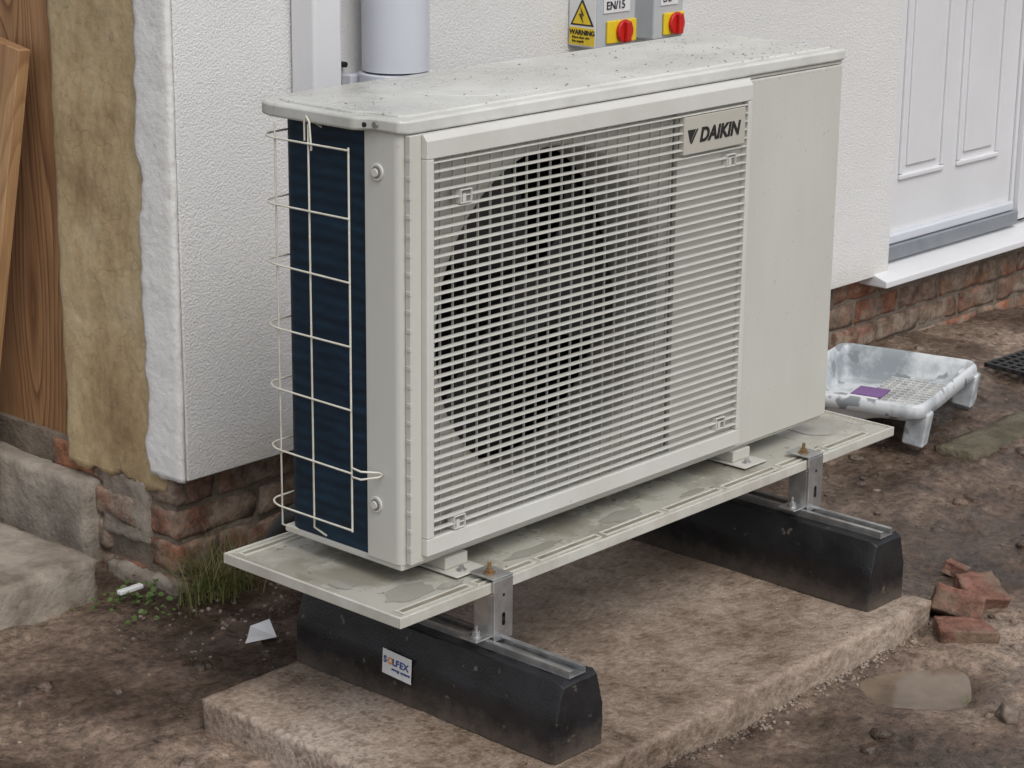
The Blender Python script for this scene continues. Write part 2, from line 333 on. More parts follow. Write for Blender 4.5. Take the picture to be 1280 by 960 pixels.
box('door_frame_left',2.775,2.788,DY-.004,DY+.06,-.055,2.0,M_white,D)
box('weather_bar',2.79,3.500,DY-.022,DY-.001,-.022,.006,M_pipe,D,bevel=.006)
box('threshold',2.777,3.515,DY-.03,DY+.05,-.066,-.0235,M_lead,D,bevel=.004)
prism('door_sill',[(WY-.045,-.120),(WY-.045,-.100),(WY+.05,-.0685),(WY+.05,-.120)],'x',2.70,3.75,M_white,D,bevel=.004)

DP=empty('square_downpipe')
box('pipe_body',.509,.587,WY-.074,WY-.003,-.05,2.7,M_white,DP,bevel=.008,seg=3)
box('pipe_joint',.504,.592,WY-.079,WY-.002,.93,1.0,M_white,DP,bevel=.006)
SP=empty('soil_pipe')
bm=bmesh.new(); cyl(bm,(.727,WY-.084,.70),(0,0,1),.070,2.0,48); bmfin('pipe_body',bm,M_pipe,SP,bevel=.001)
bm=bmesh.new(); cyl(bm,(.727,WY-.084,.672),(0,0,1),.077,.024,48); cyl(bm,(.727,WY-.084,-.2),(0,0,1),.072,.871,48); bmfin('pipe_collar',bm,M_pipe,SP,bevel=.003)
box('pipe_clip',.65,.81,WY-.03,WY-.002,.66,.69,M_pipe,SP,bevel=.004)
cylo('clip_screw',(.65,WY-.004,.71),(0,-1,0),.006,.012,M_dark,SP)

def isolator(nm,x0,x1,dep,z0):
    I=empty(nm); y=WY-.001-dep
    box('enclosure',x0,x1,y,WY-.001,z0,z0+.17,M_grey,I,bevel=.006,seg=3)
    cx=(x0+x1)/2
    box('yellow_plate',x0+.030,x1-.004,y-.007,y-.0005,z0+.010,z0+.062,M_yel,I,bevel=.003)
    bm=bmesh.new(); cyl(bm,(cx+.016,y-.007,z0+.036),(0,-1,0),.027,.010,32); bx(bm,cx+.008,cx+.024,y-.028,y-.016,z0+.012,z0+.060); bmfin('red_knob',bm,M_red,I,bevel=.004)
    box('label',x0+.020,x1-.025,y-.0025,y-.0005,z0+.080,z0+.122,M_lab,I)
    return I
def text(name,body,size,M,mat,parent=None,ext=.0006,off=0,shear=0,align='LEFT'):
    cu=bpy.data.curves.new(name,'FONT'); cu.body=body; cu.size=size; cu.extrude=ext; cu.offset=off; cu.shear=shear; cu.align_x=align; cu.materials.append(mat)
    o=bpy.data.objects.new(name,cu); link(o,parent); o.matrix_world=M; return o
FR=Matrix(((1,0,0,0),(0,0,-1,0),(0,1,0,0),(0,0,0,1)))
FL=Matrix(((0,0,-1,0),(-1,0,0,0),(0,1,0,0),(0,0,0,1)))
I1=isolator('isolator_switch',1.368,1.506,.084,.680)
text('label_text','EN/15',.026,Matrix.Translation((1.396,WY-.0883,.768))@FR,M_blk,I1,off=.0003)
I2=isolator('isolator_switch.001',1.585,1.695,.075,.680)
text('label_text','DB',.026,Matrix.Translation((1.612,WY-.0793,.768))@FR,M_blk,I2)
WS=empty('warning_sign'); sx_=1.3675; dz=-.008
box('plate',sx_-.0025,sx_-.0005,WY-.082,WY-.004,.692+dz,.805+dz,M_lab,WS)
box('yellow_band',sx_-.004,sx_-.0027,WY-.080,WY-.006,.695+dz,.734+dz,M_yel,WS)
def tri(name,s,m,xo):
    c=Vector((sx_,WY-.043,.757+dz)); p=[Vector((sx_,WY-.008,.739+dz)),Vector((sx_,WY-.078,.739+dz)),Vector((sx_,WY-.043,.801+dz))]
    q=[c+(v-c)*s for v in p]; prism(name,[(v.y,v.z) for v in q],'x',sx_-.0028-xo,sx_-.0026-xo+.0004,m,WS)
tri('triangle_border',1.,M_blk,.0005); tri('triangle',.78,M_yel,.0014)
prism('bolt_symbol',[(WY-.039,.782+dz),(WY-.050,.761+dz),(WY-.043,.763+dz),(WY-.048,.744+dz),(WY-.034,.766+dz),(WY-.042,.765+dz)],'x',sx_-.0052,sx_-.0046,M_blk,WS)
text('sign_text','WARNING',.0155,Matrix.Translation((sx_-.0045,WY-.007,.7185+dz))@FL,M_blk,WS,off=.0004)
text('sign_text_small','More than one\nlive supply',.0085,Matrix.Translation((sx_-.0045,WY-.015,.7095+dz))@FL,M_blk,WS)

P=Matrix.Translation((WX-.012,1.268,.738))@Matrix.Rotation(math.radians(9.5),4,'X')@Matrix.Rotation(math.radians(3),4,'Y')
o=box('wooden_plank',-.03,0,0,.16,-1.08,0,M_plank,None,bevel=.003); o.matrix_world=P
rough_box('stone_step',-1.3,.10,.985,1.75,-.42,-.268,.016,.007,5,M_cem,None,edge=.008,seed=7)
rough_box('concrete_kerb',2.10,4.6,.125,.24,-.42,-.318,.02,.010,7,M_kerb,None,edge=.008,seed=9)

# ------------------------------------------------------------------ heat pump
HP=empty('heat_pump'); Lx=1.25
pts=[(.03,.083),(.0,.083)]+[(.016-.016*math.cos(a),.016-.016*math.sin(a)) for a in [math.pi/2*i/8 for i in range(9)]]+[(.06,.0),(.06,.004),(.03,.02)]
prism('corner_post',pts,'z',.001,.746,M_case,HP,bevel=.0015)
for z,y in ((.677,.052),(.100,.060)):
    bm=bmesh.new(); cyl(bm,(-.0030,y,z),(1,0,0),.0145,.004,28); o=bmfin('screw_recess',bm,M_grille,HP,bevel=.0012)
    bm=bmesh.new(); cyl(bm,(-.0036,y,z),(1,0,0),.0105,.003,28); o=bmfin('screw_cup',bm,M_recess,HP,bevel=.0005)
    bm=bmesh.new(); cyl(bm,(-.0060,y+.002,z-.001),(1,0,0),.0072,.004,16); bmfin('screw',bm,M_grille,HP,bevel=.001)
cx,cz,R0=.39,.378,.316
x0,x1,z0,z1=.016,.932,.004,.745
ang=sorted([2*math.pi*i/96 for i in range(96)]+[math.atan2(zz-cz,xx-cx)%(2*math.pi) for xx in (x0,x1) for zz in (z0,z1)])
vs=[];n=len(ang)
for a in ang: vs.append((cx+R0*math.cos(a),.002,cz+R0*math.sin(a)))
for a in ang:
    c_,s_=math.cos(a),math.sin(a); t=min([((x1-cx)/c_ if c_>0 else (x0-cx)/c_) if abs(c_)>1e-9 else 9,((z1-cz)/s_ if s_>0 else (z0-cz)/s_) if abs(s_)>1e-9 else 9])
    vs.append((cx+t*c_,.002,cz+t*s_))
prof=[(R0,.002),(R0-.012,.005),(R0-.018,.014),(R0-.021,.03),(R0-.021,.13),(R0-.012,.145),(R0+.01,.15)]
for (r,y) in prof[1:]:
    for a in ang: vs.append((cx+r*math.cos(a),y,cz+r*math.sin(a)))
fs=[(i,(i+1)%n,n+(i+1)%n,n+i) for i in range(n)]
prev=0
for k in range(len(prof)-1):
    cur=(2+k)*n
    fs+=[(prev+i,prev+(i+1)%n,cur+(i+1)%n,cur+i) for i in range(n)]; prev=cur
mesh_obj('front_plate_and_fan_shroud',vs,fs,M_shroud,HP,False)
for p in bpy.data.objects['front_plate_and_fan_shroud'].data.polygons: p.use_smooth = p.index>=n
bm=bmesh.new()
for b_ in range(3):
    a0=math.radians(-35+120*b_); g=[]
    for i in range(13):
        r=.055+(.282-.055)*i/12; row=[]
        for j in range(13):
            t=j/12; sp=math.radians(50+18*(i/12)); a=a0+t*sp+math.radians(16)*(i/12)**2
            yy=.075+.06*t+.010*math.sin(math.pi*t)+.01*(i/12)
            row.append(bm.verts.new((cx+r*math.cos(a),yy,cz+r*math.sin(a))))
        g.append(row)
    for i in range(12):
        for j in range(12): bm.faces.new((g[i][j],g[i+1][j],g[i+1][j+1],g[i][j+1]))
o=bmfin('fan_blades',bm,M_fan,HP,True); s=o.modifiers.new('s','SOLIDIFY'); s.thickness=.004
bm=bmesh.new(); cyl(bm,(cx,.06,cz),(0,1,0),.062,.075,40); cyl(bm,(cx,.048,cz),(0,1,0),.02,.014,20); bmfin('fan_hub',bm,M_fan,HP,bevel=.008)
bm=bmesh.new(); cyl(bm,(cx,.140,cz),(0,1,0),.055,.055,30); bx(bm,cx-.05,cx-.03,.20,.22,.01,.74); bx(bm,cx+.03,cx+.05,.20,.22,.01,.74); bmfin('fan_motor_mount',bm,M_motor,HP,bevel=.002)
cp=[(.004,.084),(.004,.255)]+[(.044-.040*math.cos(a),.258+.040*math.sin(a)) for a in [math.pi/2*i/10 for i in range(11)]]+[(.72,.298),(.72,.27),(.06,.27),(.034,.24),(.034,.084)]
prism('heat_exchanger_coil',cp,'z',.004,.744,M_coil,HP)
bm=bmesh.new(); bx(bm,.722,.73,.004,.29,.004,.744); bx(bm,.036,.72,.262,.268,.006,.743); bx(bm,.037,.04,.10,.26,.006,.743); bmfin('inner_bulkhead',bm,M_dark,HP)
box('service_panel_front',.936,Lx,-.006,.012,.0,.736,M_case,HP,bevel=.003)
box('service_panel_top_strip',.936,Lx,-.004,.012,.7375,.743,M_case,HP,bevel=.001)
box('side_panel_end',Lx-.012,Lx-.001,.0125,.335,.0,.742,M_case,HP,bevel=.001)
box('back_panel',.73,Lx-.013,.322,.334,.0,.742,M_case,HP)
box('base_pan',.004,Lx-.002,.004,.30,-.010,.0035,M_case,HP,bevel=.003)
lid=[(.012,-.010),(-.004,.0),(-.008,.06),(-.026,.085),(-.028,.285),(-.018,.315),(.02,.337),(.10,.345),(Lx+.004,.345),(Lx+.004,-.010)]
def lidshape(ins,z0,z1,nm,bv):
    P=[]
    for p in lid:
        v=Vector(p); P.append((v.x+(ins if v.x<.62 else -ins),v.y+(ins if v.y<.165 else -ins)))
    return prism(nm,P,'z',z0,z1,M_lid,HP,bevel=bv,seg=4)
lidshape(0,.744,.768,'lid',.006); lidshape(.022,.766,.7715,'lid_raised_field',.0025)
cylo('lid_screw',(-.010,.045,.757),(-1,0,0),.0055,.004,M_alu,HP); cylo('lid_screw',(-.012,.068,.755),(-1,.0,0),.004,.004,M_dark,HP)
bm=bmesh.new()
for k in range(72):
    a=2*math.pi*k/72; a2=2*math.pi*(k+1)/72
    q=[]
    for aa in (a,a2):
        for rr_,zz in ((.118,.7713),(.121,.7732),(.124,.7713)): q.append((.36+rr_*math.cos(aa)*1.2,.165+rr_*math.sin(aa),zz))
    v=[bm.verts.new(p) for p in q]
    bm.faces.new((v[0],v[3],v[4],v[1])); bm.faces.new((v[1],v[4],v[5],v[2]))
bmesh.ops.remove_doubles(bm,verts=bm.verts,dist=1e-5); bmesh.ops.recalc_face_normals(bm,faces=bm.faces); bmfin('lid_pressed_ring',bm,M_lid,HP,True)
bm=bmesh.new()
for i in range(380):
    x=random.uniform(-.01,Lx-.02); y=random.uniform(.01,.32); r=random.uniform(.0007,.0022)*(1 if random.random()<.92 else 1.5)
    m_=Matrix.Translation((x,y,.7716))@Matrix.Diagonal((r,r*random.uniform(.7,1.2),r*.4,1))
    bmesh.ops.create_icosphere(bm,subdivisions=2,radius=1,matrix=m_)
for i in range(110):
    x=random.uniform(.94,1.24); z=min(random.uniform(.02,.73)**.6,.73)
    r=random.uniform(.0006,.0012)
    bmesh.ops.create_icosphere(bm,subdivisions=1,radius=1,matrix=Matrix.Translation((x,-.0062,z))@Matrix.Diagonal((r,r*.4,r*1.2,1)))
bmfin('rain_drops',bm,M_drop,HP,True)
bm=bmesh.new()
for i in range(150):
    x=random.gauss(1.0,.16) if random.random()<.6 else random.uniform(0,1.2); y=random.uniform(.0,.3)
    if not -.01<x<1.24: continue
    r=random.uniform(.0006,.0018)
    bmesh.ops.create_icosphere(bm,subdivisions=1,radius=1,matrix=Matrix.Translation((x,y,.7720))@Matrix.Rotation(random.random()*3,4,'Z')@Matrix.Diagonal((r*random.uniform(1,2.2),r,r*.5,1)))
bmfin('lid_dirt_specks',bm,M_stone,HP)
GX0,GX1,GZ0,GZ1=.037,.923,.015,.750
bm=bmesh.new(); bx(bm,.010,.0365,-.013,-.001,.004,.7425); bx(bm,.0366,.930,-.013,-.0005,.004,.016); bx(bm,.9225,.932,-.013,-.0005,.016,.7425); bmfin('grille_back_frame',bm,M_case,HP,bevel=.0015)
bm=bmesh.new()
for i in range(22): bx(bm,.0085,.012,-.0135,-.004,.03+i*.032,.036+i*.032)
bmfin('frame_clips',bm,M_case,HP)
prof=[(-.0255,.702),(-.0255,.732),(-.016,.7425),(-.002,.7425),(-.002,.702)]
o=prism('grille_top_band',prof,'x',GX0,GX1,M_grille,HP,bevel=.0015)
bm=bmesh.new()
bx(bm,GX0,GX1,-.025,-.002,GZ0,.046); bx(bm,GX0,.0545,-.025,-.002,.0462,.7018); bx(bm,.9105,GX1,-.025,-.002,.0462,.7018)
bmfin('grille_frame',bm,M_grille,HP,bevel=.002)
bm=bmesh.new(); ns=41; pitch=(.702-.050)/ns; th=math.radians(5)
clips=((.130,.630),(.862,.594),(.858,.072),(.117,.060))
for i in range(ns):
    z=.050+pitch*(i+.55)
    M_=Matrix.Translation((0,-.0188,z))@Matrix.Rotation(th,4,'X')
    bx(bm,.0546,.9104,-.0057,.0057,-.0010,.0010,M=M_)
bmfin('grille_louvres',bm,M_grille,HP,bevel=.0005,seg=1)
bm=bmesh.new()
x=.082
while x<.70:
    bx(bm,x-.0008,x+.0008,-.0128,-.0085,.0465,.7015); x+=.0305
bmfin('grille_vertical_bars',bm,M_shroud,HP)
box('grille_blank_backing',.712,.9100,-.0118,-.0030,.0465,.7015,M_shroud,HP)
for (x,z) in clips:
    bm=bmesh.new(); bx(bm,x-.014,x+.014,-.0262,-.008,z-.012,z-.010); bx(bm,x-.014,x+.014,-.0262,-.008,z+.010,z+.012); bx(bm,x-.014,x-.0120,-.0262,-.008,z-.0099,z+.0099); bx(bm,x+.0120,x+.014,-.0262,-.008,z-.0099,z+.0099)
    bmfin('grille_clip_frame',bm,M_grille,HP,bevel=.0006)
    box('grille_clip_recess',x-.0119,x+.0119,-.0225,-.0125,z-.0098,z+.0098,M_recess,HP)
    box('grille_clip_tab',x-.008,x+.000,-.0250,-.0226,z-.0095,z+.0040,M_grille,HP)
box('badge_plate',.712,.900,-.0262,-.0140,.622,.692,mat('badge_silver',(.50,.48,.415),(.47,.45,.39),.4,sc=5),HP,bevel=.001)
text('badge_text','DAIKIN',.0365,Matrix.Translation((.758,-.0267,.643))@FR@Matrix.Diagonal((1.0,1,1,1)),M_blk,HP,off=.0013,shear=.22)
prism('badge_mark',[(.722,.668),(.747,.668),(.730,.643)],'y',-.0270,-.0264,M_blk,HP); prism('badge_mark',[(.7495,.668),(.754,.668),(.735,.641),(.7315,.643)],'y',-.0270,-.0264,M_blk,HP)
wx=-.030; paths=[]
for z in (.712,.598,.490,.380,.269,.157,.054):
    z1_=z+random.uniform(-.002,.002)
    p=[(wx-.003,.086,z),(wx-.003,.262,z1_)]+[(wx-.003+.035-.035*math.cos(a),.262+.050*math.sin(a),z1_) for a in [math.pi/2*i/8 for i in range(1,9)]]+[(.10,.315,z),(.6,.315,z)]
    paths.append(p)
paths+= [[(wx,.089,.716),(wx,.089,.050)],[(.0,.185,.735),(wx+.006,.185,.750),(wx,.185,.742),(wx,.185,.035),(-.002,.185,.012)],[(wx,.268,.738),(wx,.268,.02),(.0,.262,.004)]]
paths+= [[(.15,.317,.738),(.15,.317,.02)],[(.3,.317,.738),(.3,.317,.02)]]
paths+= [[(wx,.089,.166),(wx-.004,.062,.166),(-.008,.045,.162),(-.002,.043,.158),(-.008,.045,.154),(wx-.004,.062,.152),(wx,.089,.150)]]
paths+= [[(-.030,.178,.70),(-.032,.180,.748),(-.033,.186,.757),(-.032,.192,.748),(-.030,.194,.715)]]
wire('wire_guard',paths,.0018,M_wire,HP)
for xa in (.125,.955):
    bm=bmesh.new(); bx(bm,xa-.03,xa+.045,-.040,.345,-.037,-.033); bx(bm,xa-.022,xa+.035,-.004,.335,-.0328,-.0105)
    bmfin('mounting_foot',bm,M_shroud,HP,bevel=.002)
    bm=bmesh.new(); cyl(bm,(xa+.0,-.022,-.0328),(0,0,1),.009,.002,20); cyl(bm,(xa+.0,-.022,-.0308),(0,0,1),.006,.006,6); bmfin('foot_bolt',bm,M_alu,HP,bevel=.0005)
wire('insulated_pipes',[[(.30,.36,.02),(.24,.42,-.02),(.16,.47,-.07),(.15,.50,-.12),(.20,.56,-.18),(.34,.62,-.24),(.60,.70,-.30)],[(.5,.36,.05),(.34,.45,-.02),(.20,.50,-.08),(.19,.52,-.15),(.28,.60,-.25),(.5,.72,-.33)]],.018,M_blk,HP,6)

# ------------------------------------------------------------------ drip tray
T=empty('drip_tray'); TX0,TX1,TY0,TY1,TZ=-.099,1.380,-.096,.350,-.037
box('tray_plate',TX0+.002,TX1-.002,TY0+.002,TY1-.002,TZ-.0180,TZ-.003,M_tray,T)
bm=bmesh.new()
for a in ((TX0,TX1,TY0,TY0+.006),(TX0,TX1,TY1-.006,TY1),(TX0,TX0+.006,TY0+.0061,TY1-.0061),(TX1-.006,TX1,TY0+.0061,TY1-.0061)): bx(bm,a[0],a[1],a[2],a[3],TZ-.0195,TZ)
bmfin('tray_rim',bm,M_slot,T,bevel=.0015)
def slot(bm,bd,x0,x1,y0,y1,z):
    w=.0040
    for a in ((x0,x1,y0,y0+w),(x0,x1,y1-w,y1),(x0,x0+w,y0+w,y1-w),(x1-w,x1,y0+w,y1-w)): bx(bm,a[0],a[1],a[2],a[3],z-.002,z+.002)
    bx(bd,x0+w,x1-w,y0+w,y1-w,z-.002,z+.0003)
bm=bmesh.new(); bd=bmesh.new(); zt=TZ-.002
for yy in (TY0+.014,TY1-.036):
    x=TX0+.02
    while x<TX1-.1:
        l=.150 if int(x*10)%2 else .17
        slot(bm,bd,x,min(x+l,TX1-.02),yy,yy+.020,zt); x+=l+.012
bmfin('tray_slot_rims',bm,M_slot,T,bevel=.001); bmfin('tray_slots',bd,M_slotd,T)
bm=bmesh.new()
for (cx_,cy_,ra,rb,sd) in ((.0,-.02,.055,.030,1),(.075,-.045,.03,.012,2),(-.055,.09,.022,.030,3),(.30,-.035,.07,.015,4),(.55,-.03,.06,.02,5),(.75,-.045,.035,.009,6),(1.25,.03,.05,.05,7)):
    r_=[bm.verts.new((cx_+ra*math.cos(a)*(1+.45*noise.noise(Vector((math.cos(a)*1.7+sd*9,math.sin(a)*1.7,sd)))),cy_+rb*math.sin(a)*(1+.45*noise.noise(Vector((math.cos(a)*1.7,math.sin(a)*1.7+sd*5,sd)))),TZ-.0022)) for a in [2*math.pi*i/36 for i in range(36)]]
    bm.faces.new(r_)
bmfin('tray_standing_water',bm,M_film,T)

# ------------------------------------------------------------------ rubber feet with rails and clamps
def support(nm,cx):
    B=empty(nm); yb,yf=.345,-.297
    pr=[(-.064,-.2945),(-.064,-.215),(-.045,-.152),(.045,-.152),(.064,-.215),(.064,-.2945)]
    nY=52; vs=[];fs=[]; pp=[]
    for i in range(len(pr)):
        a=Vector(pr[i]); b_=Vector(pr[(i+1)%len(pr)]); k=max(2,int((b_-a).length/.009))
        for t in range(k): pp.append(a.lerp(b_,t/k))
    m_=len(pp)
    for j in range(nY+1):
        y=yf+(yb-yf)*j/nY; e=1-.05*(1 if j in (0,nY) else 0)
        for q in pp:
            p=Vector((cx+q.x*e,y,-.2945+(q.y+.2945)*(e if q.y>-.29 else 1)))
            d=.0022*fr(p,22,4)-.0015*max(0,noise.noise(p*70)); vs.append((p.x+(d if q.x>0 else -d),p.y+(.3*d),p.z+(d if q.y>-.16 else 0)))
    for j in range(nY): fs+=[(j*m_+i,j*m_+(i+1)%m_,(j+1)*m_+(i+1)%m_,(j+1)*m_+i) for i in range(m_)]
    fs+=[list(range(m_)),list(range(nY*m_,(nY+1)*m_))]
    mesh_obj('rubber_block',vs,fs,M_rub,B,bevel=.003)
    bm=bmesh.new(); ra,rb=-.290,.335
    bx(bm,cx-.021,cx+.021,ra,rb,-.1525,-.1495); bx(bm,cx-.021,cx-.018,ra,rb,-.1494,-.138); bx(bm,cx+.018,cx+.021,ra,rb,-.1494,-.138)
    bx(bm,cx-.0178,cx-.011,ra,rb,-.1405,-.138); bx(bm,cx+.011,cx+.0178,ra,rb,-.1405,-.138)
    bmfin('steel_rail',bm,M_alu,B,bevel=.0005)
    k=cx+.018
    bm=bmesh.new(); bx(bm,k-.024,k+.024,-.104,-.0985,-.145,-.0320); bx(bm,k-.024,k+.024,-.104,-.045,-.0318,-.0278)
    bx(bm,k-.024,k-.020,-.0984,-.055,-.137,-.058)
    bx(bm,k-.062,k-.0205,-.098,-.056,-.1378,-.134)
    bmfin('clamp_bracket',bm,M_alu,B,bevel=.0015)
    bm=bmesh.new(); bx(bm,k-.004,k+.004,-.1046,-.1035,-.115,-.098); cyl(bm,(k,-.1046,-.115),(0,1,0),.004,.001,14); cyl(bm,(k,-.1046,-.098),(0,1,0),.004,.001,14); cyl(bm,(k,-.1046,-.062),(0,1,0),.003,.001,14); bmfin('bracket_slot',bm,M_dark,B)
    bm=bmesh.new(); cyl(bm,(k-.006,-.075,-.0277),(0,0,1),.011,.002,24); cyl(bm,(k-.006,-.075,-.0257),(0,0,1),.0072,.006,6); cyl(bm,(k-.006,-.075,-.0197),(0,0,1),.0035,.012,12)
    bmfin('brass_bolt',bm,M_brass,B,bevel=.0004)
    bm=bmesh.new(); cyl(bm,(k-.042,-.078,-.134),(0,0,1),.010,.002,24); cyl(bm,(k-.042,-.078,-.132),(0,0,1),.0075,.008,6); cyl(bm,(k-.042,-.078,-.124),(0,0,1),.0035,.010,12); bmfin('rail_bolt',bm,M_alu,B,bevel=.0004)
    return B
B1=support('rubber_support_block',.127); B2=support('rubber_support_block.001',1.064)
ST=empty('maker_sticker'); ST.parent=B1
SM2=Matrix.Translation((.0600,.073,-.222))@FL@Matrix.Rotation(math.radians(-3),4,'Z')
sl=box('sticker',-.036,.036,-.024,.024,0,.0012,M_lab,ST,bevel=.0008); sl.matrix_world=SM2
cxs=-.0325
for ch,mm_,adv in (('S',M_bl,.0095),('O',M_or,.0125),('L',M_bl,.0085),('F',M_bl,.0095),('E',M_bl,.0095),('X',M_bl,.010)):
    text('sticker_letter',ch,.0175,SM2@Matrix.Translation((cxs,-.001,.0018)),mm_,ST,ext=.0003,off=.0005); cxs+=adv
text('sticker_small','energy systems',.0075,SM2@Matrix.Translation((-.012,-.011,.0018)),M_bl,ST)

# ------------------------------------------------------------------ paint tray
PT=empty('paint_tray'); Lu,Lv=.50,.40; nu,nv=80,64; vs=[];fs=[]
def sm(t): t=max(0,min(1,t)); return t*t*(3-2*t)
for j in range(nv+1):
    for i in range(nu+1):
        u=i/nu*Lu; v=j/nv*Lv; d=min(u,Lu-u,v,Lv-v)
        fl=.036*(1-sm((v-.10)/.16)) + .004
        rim=.088
        z= fl+(rim-fl)*(1-sm((d-.016)/.026))
        if d<.007: z=rim-.030*(1-d/.007)
        if .007<=d<.014: z+=.003
        vs.append((u,v,z+.0015*fr((u,v,0),9,2)))
for j in range(nv): fs+=[(j*(nu+1)+i,j*(nu+1)+i+1,(j+1)*(nu+1)+i+1,(j+1)*(nu+1)+i) for i in range(nu)]
for k_,vv in enumerate(vs):
    u,v,z=vv; rc=.045
    cu_=min(max(u,rc),Lu-rc); cv_=min(max(v,rc),Lv-rc); du,dv_=u-cu_,v-cv_
    if du and dv_:
        mx=max(abs(du),abs(dv_)); l=math.hypot(du,dv_); s_=mx/l; vs[k_]=(cu_+du*s_,cv_+dv_*s_,z)
pm=Matrix.Translation((2.0,.215,-.288))@Matrix.Rotation(math.radians(14),4,'Z')
o=mesh_obj('tray_shell',vs,fs,M_ptray,PT,True); s=o.modifiers.new('s','SOLIDIFY'); s.thickness=.003
bm=bmesh.new()
for i in range(14): bx(bm,.10+i*.022,.104+i*.022,.055,.21,.036,.0445)
for i in range(7): bx(bm,.10,.39,.058+i*.022,.061+i*.022,.036,.0435)
bmfin('tray_ribs',bm,M_rib,PT)
bm=bmesh.new()
for uu in (.035,Lu-.07):
    M_=Matrix.Translation((uu,.012,-.024))@Matrix.Rotation(math.radians(8),4,'X'); bx(bm,0,.045,-.006,.050,-.0,.090,M=M_)
bmfin('tray_legs',bm,M_ptray,PT,bevel=.006)
for nm,a,m__ in (('torn_label',(.06,.17,.17,.25,.046,.048),M_lab),('torn_label_print',(.172,.25,.165,.245,.047,.0495),M_purp),('torn_label_bar',(.075,.11,.18,.24,.0485,.0490),M_blk)):
    box(nm,*a,m__,PT)
PT.matrix_world=pm
bm=bmesh.new()
for i in range(30): bx(bm,i*.03,i*.03+.010,-.55,0,0,.012)
for j in range(19): bx(bm,0,.88,-.55+j*.03,-.55+j*.03+.010,.0005,.0115)
o=bmfin('rubber_mat',bm,M_mat); o.matrix_world=Matrix.Translation((2.76,.49,-.300))@Matrix.Rotation(math.radians(-3),4,'Z')@Matrix.Rotation(math.radians(1),4,'X')

# ------------------------------------------------------------------ debris
def rock(bm,c,s,seed,flat=.7,sub=2):
    t=bmesh.new(); bmesh.ops.create_icosphere(t,subdivisions=sub,radius=1)
    for v in t.verts: v.co*=1+.45*noise.noise(v.co*1.6+Vector((seed*3.3,seed,0)))
    M_=Matrix.Translation(c)@Matrix.Rotation(seed*1.7,4,'Z')@Matrix.Diagonal((s,s*random.uniform(.6,1),s*flat,1))
    t.transform(M_); m_=bpy.data.meshes.new('t'); t.to_mesh(m_); t.free(); bm.from_mesh(m_); bpy.data.meshes.remove(m_)
bm=bmesh.new()
for i in range(620):
    x=random.uniform(-.8,3.4); y=random.uniform(-1.1,.8)
    if -.18<x<1.16 and -.36<y<.36: continue
    if math.hypot(x-PX,y-PY)<.16: continue
    s=random.choice((.002,.0025,.003,.004,.0055)) if random.random()<.96 else random.uniform(.008,.014)
    rock(bm,(x,y,gh(x,y)+s*.1),s,i*.37,sub=1)
for i in range(560):
    if random.random()<.8: x=random.uniform(-.15,1.2); y=-.352-abs(random.gauss(0,.016))
    else: x=1.15+abs(random.gauss(0,.025)); y=random.uniform(-.36,.3)
    s=random.uniform(.002,.0060); rock(bm,(x,y,gh(x,y)+s*.3),s,i*.53+3,sub=1)
for i in range(130):
    x=random.uniform(.0,.5); y=random.uniform(.55,.86); s=random.uniform(.002,.007); rock(bm,(x,y,gh(x,y)+s*.1),s,i*.53+3,sub=1)
for i in range(110):
    x=random.uniform(-.15,1.14); y=random.uniform(-.34,.33); s=random.uniform(.0012,.0035); rock(bm,(x,y,-.293),s,i*.53+3,sub=1)
bmfin('gravel',bm,M_grav,None,False)
bm=bmesh.new()
for i in range(360):
    x=random.uniform(-.8,3.2); y=random.uniform(-1.1,.75)
    if -.19<x<1.17 and -.37<y<.37: continue
    if math.hypot(x-PX,y-PY)<.17: continue
    s=random.uniform(.006,.022); rock(bm,(x,y,gh(x,y)-s*.05),s,i*.71,.5,2)
bmfin('mud_clods',bm,M_mud,None,True)
def bbrick(nm,loc,dims,rot,seed):
    t=bmesh.new(); a,b_,c_=dims; bx(t,-a/2,a/2,-b_/2,b_/2,-c_/2,c_/2); bmesh.ops.subdivide_edges(t,edges=t.edges[:],cuts=11,use_grid_fill=True)
    for v in t.verts:
        q=v.co.copy()
        n_=noise.noise(Vector((q.y*14,q.z*14,seed*3.)))
        if q.x>0: v.co.x*=1-.35*abs(n_)-.25*(q.y/b_+.5)
        v.co+=q.normalized()*(fr(q+Vector((seed,seed*2,0)),24,4)*.006)
    o=bmfin(nm,t,M_brick2,None,True); o.matrix_world=Matrix.Translation(loc)@Matrix.Rotation(rot[2],4,'Z')@Matrix.Rotation(rot[1],4,'Y')@Matrix.Rotation(rot[0],4,'X'); return o
bbrick('broken_brick',(1.225,-.365,-.322),(.11,.10,.055),(.25,.45,.6),1)
bbrick('broken_brick',(1.150,-.435,-.345),(.12,.06,.045),(.1,.05,-.8),2)
bbrick('broken_brick',(1.37,-.33,-.344),(.12,.09,.04),(.1,-.2,.9),3)
bbrick('broken_brick',(-.19,-.0,-.350),(.06,.05,.05),(.2,0,.3),5)
bbrick('broken_brick',(1.46,-.22,-.350),(.05,.05,.03),(.3,.2,.3),6)
bm=bmesh.new(); rock(bm,(.875,-.690,gh(.875,-.69)+.010),.026,2.2,.8,3); bmfin('stone',bm,M_stone,None,True)
mesh_obj('paper_scrap',[(.130,.565,ZG+.012),(.195,.545,ZG+.012),(.225,.600,ZG+.026),(.190,.618,ZG+.016),(.150,.580,ZG+.016)],[(0,1,4),(1,2,3,4)],M_lab,None)
box('plastic_scrap',.09,.15,.90,.915,ZG+.03,ZG+.040,M_lab,None,bevel=.003)
bm=bmesh.new()
